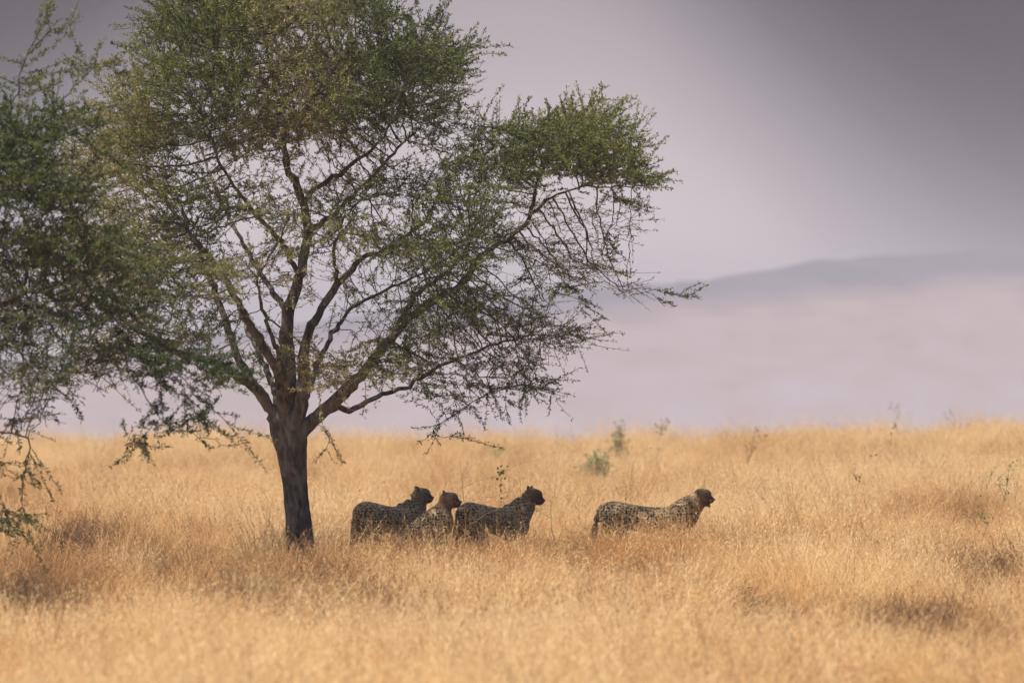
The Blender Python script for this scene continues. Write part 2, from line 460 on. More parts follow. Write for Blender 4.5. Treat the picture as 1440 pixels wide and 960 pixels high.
TREE_Y = 60.3
HOLLOW_SHADE = [(1400, 57.2, .34, .9), (1372, 55.6, .22, .5), (1340, 56.5, .16, .5), (880, 55.2, .17, .6), (905, 54.2, .10, .4), (1045, 50.5, .18, .6), (1030, 52, .1, .4), (1290, 46.5, .40, .8), (1230, 47.8, .16, .4), (430, 54, .22, .7),
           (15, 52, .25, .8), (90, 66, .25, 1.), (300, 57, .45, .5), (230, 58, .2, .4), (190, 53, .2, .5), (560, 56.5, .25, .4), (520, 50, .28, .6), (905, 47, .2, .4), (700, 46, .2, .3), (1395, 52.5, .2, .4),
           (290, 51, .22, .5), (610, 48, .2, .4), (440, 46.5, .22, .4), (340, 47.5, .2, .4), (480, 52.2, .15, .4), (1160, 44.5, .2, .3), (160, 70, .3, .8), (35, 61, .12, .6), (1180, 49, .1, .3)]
BROWN_PATCHES = [(430, 55, 1.3, 2.2), (250, 57, .8, 1.1), (880, 54, .45, 1.6), (1060, 51, .6, 1.8), (1290, 47.5, .9, 2.), (1390, 57, .8, 2.4), (60, 54, .7, 3.), (600, 48, 1., 1.6), (150, 68, .9, 3.), (1000, 60, .6, 1.2), (700, 57.6, .9, .9), (1150, 62, .5, 1.5), (1330, 74, .8, 3.)]
# (photo x, depth, half width, tufts, scale from, to): rank grass in front of the cats
TALL = [(555, 59.5, .36, 36, 1.05, 1.3), (625, 59.0, .30, 26, .9, 1.15), (712, 59.4, .26, 34, 1.15, 1.5), (690, 59.3, .4, 30, .95, 1.2), (745, 59.2, .2, 10, .9, 1.1),
        (900, 59.55, .50, 75, 1.15, 1.45), (850, 59.5, .2, 24, 1.1, 1.35), (905, 59.85, .42, 50, 1.25, 1.5), (560, 59.85, .25, 20, 1.2, 1.45), (960, 59.5, .16, 16, 1.0, 1.25), (422, 59.9, .22, 12, .7, .95)]
CLEAR = [(P(422, 800).x, TREE_Y, .2)]
LOWER = []

# ------------------------------------------------------------------ trees
LR = .73
WH = .09
def catmull(pts, step):
    pts = np.asarray(pts, float)
    ext = np.vstack([2 * pts[0] - pts[1], pts, 2 * pts[-1] - pts[-2]])
    out = []
    for i in range(1, len(ext) - 2):
        p0, p1, p2, p3 = ext[i - 1:i + 3]
        n = max(2, int(np.linalg.norm((p2 - p1)[:3]) / step) + 1)
        for t in np.arange(n) / n:
            out.append(.5 * ((2 * p1) + (-p0 + p2) * t + (2 * p0 - 5 * p1 + 4 * p2 - p3) * t ** 2 + (-p0 + 3 * p1 - 3 * p2 + p3) * t ** 3))
    out.append(ext[-2]); return np.array(out)

def colonize(guides, lobes, Y0, seed, step=.07, infl=.8, kill=.085, iters=80, mult=3.3, whip=.06, trop=(0, 0, .0)):
    g = np.random.default_rng(seed)
    pos = []; par = []; rad = []; gid = []
    paths = []
    for gi, gl in enumerate(guides):
        pts = catmull([[*P(a, b, Y0 + d), r] for a, b, d, r in gl], step)
        pts[1:-1, :3] += g.normal(0, .009, (len(pts) - 2, 3))
        idx = []
        for k, p in enumerate(pts):
            if k == 0 and pos:
                A = np.array(pos); j = int(np.argmin(np.linalg.norm(A - p[:3], axis=1)))
                pr = j
            elif k == 0: pr = -1
            else: pr = idx[-1]
            pos.append(p[:3]); par.append(pr); rad.append(p[3] * LR); gid.append(gi); idx.append(len(pos) - 1)
        paths.append((pts, idx))
    ng = len(pos)
    A = []; LID = []
    for li, (px, py, rx, rz, dy, ry, n, leafy) in enumerate(lobes):
        n = int(n * mult)
        d = g.normal(0, 1, (n, 3)); d /= np.linalg.norm(d, axis=1)[:, None]
        d *= (g.random(n) ** .42)[:, None]
        s = Y0 / 60. / 150.
        c = P(px, py, Y0)
        A.append(np.stack([c.x + d[:, 0] * rx * s, c.y + dy + d[:, 1] * ry, c.z + d[:, 2] * rz * s], 1)); LID += [leafy] * n
    A = np.vstack(A); LID = np.array(LID)
    tier = .55 * vnoise(A[:, 0] * 1.0 + A[:, 1] * .5 + 40, A[:, 2] * 4.2 + 40 + .5 * np.sin(A[:, 0] * 1.3), seed + 1) + .45 * vnoise(A[:, 0] * 2.3 - A[:, 1] * 1.4 + 60, A[:, 2] * 4.0 + A[:, 1] * 1.2 + 40, seed + 2)
    kp = g.random(len(A)) < sstep(.36, .62, tier) * 1.0 + .07
    A = A[kp]; LID = LID[kp]
    N = np.array(pos)
    # hollow the inside of the crown near the trunk axis a little
    best = np.full(len(A), 1e9); bi = np.zeros(len(A), int)
    def upd(new, off):
        for c in range(0, len(new), 400):
            blk = new[c:c + 400]
            D = np.sqrt(((A[:, None, :] - blk[None]) ** 2).sum(-1)); m = D.argmin(1); dm = D[np.arange(len(A)), m]
            w = dm < best; best[w] = dm[w]; bi[w] = m[w] + off + c
    thin = np.array(rad) < .06
    N0 = N.copy(); N0[~thin] += 1000   # thick wood sprouts nothing
    upd(N0, 0)
    nodes = [N]; par = list(par); leaf = np.zeros(ng).tolist(); cnt = ng
    alive = np.ones(len(A), bool); allN = N
    childdirs = {}
    for it in range(iters):
        act = alive & (best < infl) & (best > kill)
        if not act.any(): break
        ids = np.unique(bi[act]); new = []; newl = []
        order = np.argsort(bi[act]); ba = bi[act][order]; dirs = (A[act] - allN[bi[act]])[order]; ll = LID[act][order]
        st = np.searchsorted(ba, ids)
        en = np.append(st[1:], len(ba))
        for nid, a, b in zip(ids, st, en):
            d = dirs[a:b]; d = (d / np.linalg.norm(d, axis=1)[:, None]).sum(0) + np.array(trop) * (b - a) + g.normal(0, .35, 3)
            L = np.linalg.norm(d)
            if L < 1e-3: continue
            d /= L
            cd = childdirs.setdefault(int(nid), [])
            if any(float(np.dot(d, c)) > .92 for c in cd) or len(cd) > 3: 
                d = g.normal(0, 1, 3); d /= np.linalg.norm(d)
                if len(cd) > 4: continue
            cd.append(d)
            new.append(allN[nid] + d * step * g.uniform(.8, 1.2)); par.append(int(nid)); newl.append(ll[a])
        if not new: break
        new = np.array(new); upd(new, cnt); cnt += len(new)
        allN = np.vstack([allN, new]); leaf += newl
        alive &= best > kill
    haskid = np.zeros(len(allN), bool); haskid[[q for q in par if q >= 0]] = True
    tips = [i for i in range(ng, len(allN)) if not haskid[i]]
    cen = allN[ng:].mean(0); ex = []
    for i in tips:
        o = allN[i] - cen
        if np.linalg.norm(o / np.array([2.6, 2.4, 1.9])) > .62 and g.random() < whip:
            d = o / np.linalg.norm(o) * .8 + g.normal(0, .45, 3); d[2] *= .45; d /= np.linalg.norm(d)
            p = allN[i]; pr = i
            for q in range(int(g.integers(3, 8))):
                d = d + g.normal(0, .13, 3); d /= np.linalg.norm(d)
                p = p + d * step; ex.append(p); par.append(pr); pr = len(allN) + len(ex) - 1; leaf.append(1.0)
    if ex: allN = np.vstack([allN, ex])
    return allN, np.array(par), np.array(rad), np.array(leaf), paths, ng

def finish_tree(root, res, org, seed, trunk_mesh, m_leaf_, leaf_size=.022, leaf_n=5, tip=.0028, twigs_p=.8, limb_sides=10, leaf_gain=1., cuts=None):
    N, par, grad, leaf, paths, ng = res
    g = np.random.default_rng(seed)
    N = N - np.array(org)
    n = len(N); kids = [[] for _ in range(n)]
    for i in range(n):
        if par[i] >= 0: kids[par[i]].append(i)
    E = 2.25; acc = np.zeros(n)
    for i in range(n - 1, ng - 1, -1):
        if acc[i] == 0: acc[i] = tip ** E
        if par[i] >= 0: acc[par[i]] += acc[i]
    r = acc ** (1 / E)
    r[:ng] = np.maximum(grad, 0)
    for i in range(ng, n):
        r[i] = min(r[i], r[par[i]] * .8 if par[i] < ng else r[par[i]] * .97)
        r[i] = max(r[i], tip * .8)
    # limbs: one mesh each
    for k, (pts, idx) in enumerate(paths):
        mb = MB(); q = pts[:, :3] - np.array(org); rr = pts[:, 3] * LR
        ph = g.uniform(0, 6, 4)
        big = rr.max() > .05
        sides = 14 if big else 7
        m = len(q)
        lum = lambda ii, th: 1 + .16 * (vnoise(th[None, :] * 1.6 + 20 + k * 9, ii[:, None] * .33 + 20, 5) - .5) * 2 + .12 * (vnoise(th[None, :] * 3.2 + 20, ii[:, None] * .9 + 20, 6 + k) - .5) * 2 + .09 * (vnoise(ii[:, None] * .45 + 20, th[None, :] * 0 + 3.3, 7 + k) - .5) * 2
        tube(mb, q, rr, sides, .2, lum)
        o = new_obj('limb', mb.mesh('limb'), M_TRUNK, root)
    # branches: colonised chains
    mb = MB()
    done = np.zeros(n, bool)
    chains = []
    for i in range(ng, n):
        if par[i] < ng or (kids[par[i]] and max(kids[par[i]], key=lambda c: r[c]) != i):
            ch = [par[i], i]
            while kids[ch[-1]]:
                ch.append(max(kids[ch[-1]], key=lambda c: r[c]))
            chains.append(ch)
    for ch in chains:
        rr = r[ch].copy(); rr[0] = rr[1]
        p = N[ch]
        if len(ch) > 4:
            p = p.copy(); p[1:-1] = p[1:-1] * .5 + (p[:-2] + p[2:]) * .25
        if len(ch) > 2: p = p.copy(); p[1:] += g.normal(0, .0085, (len(ch) - 1, 3))
        tube(mb, p, rr, 5 if rr[1] > .012 else 4 if rr[1] > .006 else 3, float(np.clip(g.normal(.35, .2), 0, .85)))
    new_obj('branches', mb.mesh('branches'), M_TWIG, root)['kind'] = 'stuff'
    # twiglets, thorns, leaves
    tw = MB(); LV = []; LA = []
    cen = N[ng:].mean(0)
    thin = [i for i in range(n) if (i >= ng and r[i] < .010) or (0 < i < ng and r[i] < .0125)]
    leaf = np.array(leaf); leaf[:ng] = .8
    def leaves(p, d, cnt, lf, tone):
        k = g.poisson(cnt)
        if k == 0: return
        c = p + g.normal(0, .006, (k, 3))
        dd = g.normal(0, .75, (k, 3)) + d * .9 + np.array([0, 0, .2]); dd /= np.linalg.norm(dd, axis=1)[:, None]
        s = np.cross(dd, g.normal(0, 1, (k, 3))); s /= np.linalg.norm(s, axis=1)[:, None] + 1e-6
        L = leaf_size * g.uniform(.6, 1.5, (k, 1)); w = L * .15
        LV.append(np.stack([c - s * w * .4, c + dd * L * .5 - s * w, c + dd * L, c + dd * L * .5 + s * w], 1))
        LA.append(np.repeat(np.clip(tone + g.normal(0, .16, k), 0, 1), 4))
    for i in thin:
        d = N[i] - N[par[i]]; d /= np.linalg.norm(d) + 1e-9
        lf = leaf[i] * leaf_gain
        hgt = N[i][2]
        tone = .46 + .9 * (float(vnoise(N[i][0] * 1.1 + 50, N[i][2] * 1.1 + N[i][1] * .7 + 50, 3)) - .5) + (1 - leaf[i]) * .38
        leaves(N[i], d, leaf_n * lf * .5, lf, tone)
        nt_ = g.poisson(twigs_p * (1.0 if r[i] < .006 else .6) * (.45 + .55 * lf))
        for _ in range(nt_):
            tone2 = tone + g.normal(0, .10)
            out_ = N[i] - cen; out_ = out_ / (np.linalg.norm(out_) + 1e-9)
            dd = d * g.uniform(.2, .9) + g.normal(0, .46, 3) * np.array([1, 1, .62]) + out_ * .5 * np.array([1, 1, .6]) + np.array([0, 0, .12]); dd /= np.linalg.norm(dd)
            L = g.uniform(.09, .24) if g.random() < .65 else g.uniform(.24, .46)
            m = 4
            t = np.linspace(0, 1, m)
            bend = g.normal(0, .10, 3)
            pp = N[i] + dd * L * t[:, None] + bend * L * (t ** 2)[:, None]
            tube(tw, pp, np.linspace(.0028, .0014, m), 3, float(np.clip(g.normal(.45, .25), 0, .9)))
            ns = max(2, int(L / .018))
            for q in range(ns):
                u = (q + .5) / ns
                leaves(N[i] + dd * L * u + bend * L * u * u, dd, leaf_n * 1.15 * lf, lf, tone2 + .10 * u)
            if g.random() < .12:   # pale thorn pair
                for sg in (-1, 1):
                    s = np.cross(dd, [0, sg, .3]); s /= np.linalg.norm(s) + 1e-6
                    c0 = pp[1]
                    tube(tw, [c0, c0 + s * .02, c0 + s * .045], [.0016, .0012, .0005], 3, 1.)
    new_obj('twigs', tw.mesh('twigs'), M_TWIG, root)['kind'] = 'stuff'
    V = np.vstack(LV).reshape(-1, 3); q = np.arange(len(V)).reshape(-1, 4)
    me = mesh_np('leaves', V, q, False, {'var': ('POINT', np.concatenate(LA))})
    new_obj('leaves', me, m_leaf_, root)['kind'] = 'stuff'
    print('tree nodes', n, 'leaves', len(q), 'chains', len(chains))

def trunk_mesh(path, org, seed, sides=40):
    g = np.random.default_rng(seed)
    pts = catmull(path, .03); q = pts[:, :3] - np.array(org); rr = pts[:, 3]
    m = len(q)
    def lum(ii, th):
        h = q[:, 2][:, None]
        tt = th[None, :]
        v = 1 + .06 * np.sin(2 * tt + h * 2.1) + .07 * np.sin(5 * tt + h * 1.7 + 1) + .035 * np.sin(9 * tt - h * 3 + 2)
        # deep seam down the front of the trunk
        seam = np.exp(-((np.angle(np.exp(1j * (tt - SEAM - .25 * np.sin(h * 3.0))))) / .16) ** 2)
        v = v - .26 * seam
        v = v + .05 * (vnoise(tt * 7 + 10, h * 9 + 10, 4) - .5) * 2 + .03 * (vnoise(tt * 16 + 10, h * 14 + 10, 8) - .5) * 2
        v = v + .28 * np.exp(-np.maximum(h, 0) / .12) * (.6 + .5 * np.sin(4 * tt + 1))
        return v
    mb = MB(); tube(mb, q, rr, sides, .2, lum)
    return mb.mesh('trunk')
SEAM = 3.3

def main_tree():
    Y0 = TREE_Y
    base = P(425, 820, Y0); base.z = float(ground_z(base.x, base.y)) - .02
    root = empty('acacia_tree', base, 'tall forked acacia standing whole in the grass, its trunk beside the cheetahs', 'tree')
    tp = [[*P(424, 822, Y0), .150], [*P(423, 780, Y0), .133], [*P(420, 740, Y0), .124], [*P(415, 690, Y0), .120], [*P(410, 640, Y0), .137], [*P(405, 600, Y0), .165], [*P(405, 578, Y0), .14], [*P(408, 560, Y0), .09]]
    new_obj('trunk', trunk_mesh(tp, base, 5), M_TRUNK, root)
    G = [
     # left spreading limb
     [(398, 610, 0, .09), (375, 565, -.1, .072), (352, 542, -.3, .06), (307, 512, -.5, .048), (235, 488, -.7, .036), (160, 440, -.9, .024), (100, 400, -1.0, .014)],
     # upper left limb
     [(396, 600, .05, .085), (362, 550, .2, .06), (335, 500, .35, .05), (308, 430, .5, .042), (285, 360, .6, .033), (240, 290, .8, .024), (190, 240, .9, .015)],
     # inner left limb
     [(402, 590, -.05, .09), (388, 520, -.3, .066), (362, 475, -.5, .052), (335, 425, -.7, .040), (300, 370, -1.0, .030), (260, 320, -1.3, .02)],
     # central stem
     [(405, 600, .05, .12), (408, 550, .05, .098), (404, 488, .1, .085), (404, 440, .1, .075), (421, 392, .15, .066), (433, 325, .2, .058), (424, 280, .2, .05), (403, 226, .1, .042), (398, 170, 0, .032), (380, 100, -.1, .022), (370, 40, -.2, .014)],
     # second central stem
     [(412, 600, -.1, .11), (424, 560, -.15, .082), (430, 480, -.2, .066), (448, 444, -.2, .055), (474, 401, -.1, .045), (510, 366, 0, .036), (550, 345, .1, .028), (600, 310, .2, .016)],
     # right main limb
     [(415, 612, -.05, .11), (440, 590, -.1, .088), (475, 560, -.2, .076), (515, 520, -.2, .066), (560, 462, -.1, .058), (609, 423, 0, .050), (647, 402, .1, .044), (679, 358, .1, .036), (723, 331, .1, .030), (748, 300, .1, .025), (752, 265, .1, .018), (770, 230, 0, .012)],
     [(748, 300, .1, .022), (793, 268, .1, .016), (850, 262, .1, .011), (905, 262, .0, .007)],
     # low right limb
     [(440, 592, .1, .07), (470, 574, .25, .044), (500, 575, .35, .034), (530, 556, .5, .030), (562, 549, .6, .026), (610, 520, .7, .021), (680, 490, .7, .014), (750, 470, .6, .008)],
     # side fork of the right limb
     [(560, 458, 0, .044), (580, 418, -.2, .034), (600, 402, -.5, .028), (640, 372, -.8, .02), (665, 330, -1., .013)],
     # crown risers
     [(424, 285, .2, .040), (455, 258, .1, .032), (494, 234, .1, .026), (540, 190, .1, .019), (580, 130, .2, .012)],
     [(421, 390, .1, .045), (395, 340, -.3, .034), (350, 290, -.6, .026), (310, 230, -.8, .018), (280, 150, -.9, .012)],
     [(433, 325, .2, .04), (470, 300, .7, .032), (520, 250, 1.1, .024), (580, 190, 1.3, .016)],
     [(404, 440, .2, .045), (370, 390, .7, .034), (330, 320, 1.1, .026), (290, 230, 1.4, .018), (270, 160, 1.5, .012)],
     [(398, 190, 0, .03), (360, 150, .5, .022), (300, 100, .8, .014)],
     [(398, 190, 0, .03), (440, 140, -.6, .022), (480, 80, -.9, .014)],
     [(400, 600, .1, .06), (378, 530, .5, .04), (350, 470, .9, .03), (325, 400, 1.2, .022), (290, 350, 1.5, .014)],
     [(418, 600, .1, .06), (440, 530, .6, .042), (468, 470, .9, .032), (500, 430, 1.2, .024), (560, 400, 1.4, .017), (620, 370, 1.5, .011)],
     [(408, 560, -.2, .05), (392, 500, -.6, .034), (372, 440, -1.0, .024), (362, 390, -1.3, .016)],
     [(474, 401, -.1, .03), (470, 350, -.5, .02), (490, 300, -.8, .014), (530, 270, -1., .01)],
     # drooping tip lower right
     [(640, 505, .7, .010), (690, 545, .6, .0075), (640, 580, .5, .006), (610, 605, .5, .005), (625, 613, .5, .004), (650, 612, .5, .003)],
     [(440, 585, -.2, .012), (448, 596, -.3, .006), (462, 610, -.35, .004), (460, 630, -.35, .003), (470, 650, -.35, .0025)],
    ]
    Lb = [ # px, py, rx, rz, dy, ry, n, leafy
     (385, 30, 175, 75, 0, 1.9, 1500, 1.0), (290, 105, 110, 62, -.6, 1.3, 800, .95), (560, 85, 95, 62, .3, 1.5, 850, 1.0),
     (610, 80, 45, 22, .2, .8, 120, 1.0),
     (470, 140, 165, 55, -.3, 1.6, 1100, .85), (620, 165, 45, 45, .3, 1., 220, .7), (400, 190, 190, 40, .2, 1.6, 650, .7),
     (215, 175, 75, 75, -.4, 1.2, 650, .85), (160, 245, 75, 60, .3, 1.3, 420, .8), (240, 285, 100, 50, -.6, 1.2, 600, .75),
     (220, 350, 110, 50, -.8, 1.1, 520, .7), (140, 400, 95, 55, -.4, 1.1, 420, .65), (250, 440, 90, 50, -.9, .9, 260, .6), (150, 490, 90, 50, -.6, 1., 240, .55),
     (380, 280, 90, 40, -1.1, .8, 150, .7), (480, 330, 95, 40, -1.2, .8, 190, .75), (400, 390, 90, 45, -1.2, .7, 75, .75), (520, 260, 80, 35, .8, .9, 150, .5),
     (480, 510, 80, 40, -1., .6, 110, .85),
     (790, 205, 108, 42, 0, 1.3, 1250, 1.15), (858, 240, 62, 27, 0, .9, 520, 1.15), (700, 215, 75, 52, 0, 1.2, 520, .85), (820, 180, 60, 24, 0, .9, 260, 1.1),
     (640, 270, 75, 48, -.5, 1.1, 420, .7), (700, 300, 60, 40, .3, 1., 200, .55), (620, 345, 88, 48, -.9, 1., 480, .8), (750, 310, 100, 45, .3, 1.2, 480, .28), (840, 310, 50, 32, .2, .9, 170, .3),
     (780, 370, 95, 35, .3, 1.1, 270, .18), (880, 405, 26, 14, .2, .4, 30, .3),
     (600, 440, 90, 42, -.9, .9, 300, .75), (700, 430, 95, 40, .2, 1.1, 320, .25), (780, 475, 58, 24, .3, .8, 150, .3), (700, 500, 80, 28, .2, .9, 230, .32),
     (570, 500, 60, 30, -.9, .7, 140, .85), (640, 550, 60, 24, .4, .6, 70, .7), (730, 545, 50, 20, .4, .6, 70, .7),
     (560, 420, 170, 80, 1.2, .8, 120, .35), (330, 480, 90, 60, 1., .8, 60, .35),
    ]
    res = colonize(G, Lb, Y0, 3)
    finish_tree(root, res, base, 4, None, M_LEAF, leaf_size=.029, leaf_n=3.4, twigs_p=.70)

def near_tree():
    Y0 = 50.0
    base = P(-330, 920, Y0); base.z = float(ground_z(base.x, base.y)) - .02
    root = empty('acacia_tree', base, 'blurred acacia reaching in from the left edge, nearest to the viewer, trunk out of frame', 'tree')
    tp = [[*P(-330, 918, Y0), .16], [*P(-328, 860, Y0), .14], [*P(-320, 760, Y0), .13], [*P(-310, 650, Y0), .14], [*P(-305, 600, Y0), .15], [*P(-300, 560, Y0), .09]]
    new_obj('trunk', trunk_mesh(tp, base, 6, 24), M_TRUNK, root)
    G = [
     [(-305, 610, 0, .10), (-200, 520, 0, .06), (-100, 470, -.1, .045), (0, 425, -.2, .03), (80, 400, -.3, .021), (160, 375, -.3, .014), (230, 350, -.2, .008)],
     [(-100, 470, -.1, .04), (0, 450, -.4, .022), (100, 440, -.6, .015), (180, 460, -.6, .011), (240, 510, -.5, .008), (280, 560, -.5, .006), (330, 600, -.5, .004)],
     [(-300, 600, 0, .09), (-220, 450, .1, .06), (-120, 330, .1, .045), (-20, 250, 0, .028), (40, 200, 0, .018), (90, 140, 0, .010), (135, 90, 0, .006)],
     [(-120, 330, .1, .035), (-60, 250, .2, .022), (5, 180, .2, .014), (30, 100, .2, .009), (50, 55, .2, .007), (72, 18, .2, .0035)],
     [(45, 65, .2, .006), (80, 40, .2, .0045), (115, 30, .2, .003)],
     [(-200, 520, 0, .045), (-100, 560, -.2, .025), (-20, 600, -.3, .014), (40, 620, -.3, .008), (30, 690, -.3, .005), (40, 745, -.3, .0035)],
     [(-20, 600, -.3, .011), (-10, 680, -.5, .008), (10, 715, -.5, .006), (40, 725, -.5, .004)],
     [(-300, 590, 0, .08), (-260, 380, -.1, .05), (-240, 200, -.2, .03), (-230, 60, -.2, .015)],
     [(160, 470, -.6, .008), (200, 550, -.6, .006), (240, 600, -.6, .005), (290, 615, -.6, .004), (330, 628, -.6, .003)],
    ]
    Lb = [
     (10, 205, 70, 50, 0, .7, 420, .95), (90, 180, 50, 28, 0, .5, 110, 1.0), (-60, 260, 110, 90, 0, .9, 700, .9), (50, 270, 90, 50, -.1, .7, 480, .9),
     (0, 350, 110, 55, 0, .8, 600, .6), (110, 350, 80, 40, -.2, .6, 360, .85), (180, 400, 90, 45, -.3, .6, 330, .9), (270, 390, 55, 28, -.3, .4, 60, 1.0),
     (30, 440, 120, 55, -.2, .8, 560, .45), (160, 470, 90, 45, -.5, .6, 230, .9), (250, 520, 75, 36, -.5, .5, 90, 1.), (60, 520, 100, 50, -.3, .7, 280, .35),
     (20, 590, 90, 36, -.3, .6, 110, .4), (270, 590, 75, 28, -.5, .4, 60, 1.), (200, 620, 50, 20, -.5, .3, 25, 1.), (8, 660, 18, 34, -.5, .3, 9, .7), (12, 720, 18, 16, -.5, .3, 8, .8),
     (-220, 160, 120, 120, 0, 1.2, 500, .8), (-250, 350, 150, 120, .2, 1.2, 500, .7), (80, 45, 35, 14, .2, .2, 14, 1.0), (125, 95, 40, 14, .1, .25, 14, 1.0), (35, 120, 30, 24, .2, .3, 22, 1.0), (0, 430, 90, 70, .3, .7, 500, .55), (70, 380, 70, 50, .2, .6, 300, .6),
    ]
    res = colonize(G, Lb, Y0, 8, step=.065, infl=.7, kill=.075, whip=.04)
    finish_tree(root, res, base, 9, None, M_LEAF2, leaf_size=.030, leaf_n=3.6, tip=.0024, twigs_p=.75)

# ------------------------------------------------------------------ cheetahs
def ellipsoid(bm, c, r, rot=None, seg=20):
    M = Matrix.Translation(Vector(c)) @ (rot.to_4x4() if rot else Matrix.Identity(4)) @ Matrix.Diagonal((*r, 1))
    bmesh.ops.create_uvsphere(bm, u_segments=seg, v_segments=seg // 2 + 2, radius=1, matrix=M)

def loft(bm, rings, sides=18, dense=3):
    """rings: (x,y,z, half width, half height); closed tube with rounded ends"""
    a = np.asarray(rings, float)
    ext = np.vstack([2 * a[0] - a[1], a, 2 * a[-1] - a[-2]]); out = []
    for i in range(1, len(ext) - 2):
        p0, p1, p2, p3 = ext[i - 1:i + 3]
        for t in np.arange(dense) / dense:
            out.append(.5 * ((2 * p1) + (-p0 + p2) * t + (2 * p0 - 5 * p1 + 4 * p2 - p3) * t ** 2 + (-p0 + 3 * p1 - 3 * p2 + p3) * t ** 3))
    out.append(ext[-2]); a = np.array(out)
    c = a[:, :3]; t = np.gradient(c, axis=0); t /= np.linalg.norm(t, axis=1)[:, None]
    vs = []
    for i in range(len(a)):
        side = np.cross([0, 0, 1], t[i]) if abs(t[i][2]) < .97 else np.array([0, 1., 0])
        side /= np.linalg.norm(side); up = np.cross(t[i], side)
        ring = []
        for k in range(sides):
            th = 2 * math.pi * k / sides
            ring.append(bm.verts.new(c[i] + side * math.cos(th) * max(a[i][3], .004) + up * math.sin(th) * max(a[i][4], .004)))
        vs.append(ring)
    for i in range(len(vs) - 1):
        for k in range(sides):
            k2 = (k + 1) % sides
            bm.faces.new((vs[i][k], vs[i][k2], vs[i + 1][k2], vs[i + 1][k]))
    bm.faces.new(vs[0][::-1]); bm.faces.new(vs[-1])

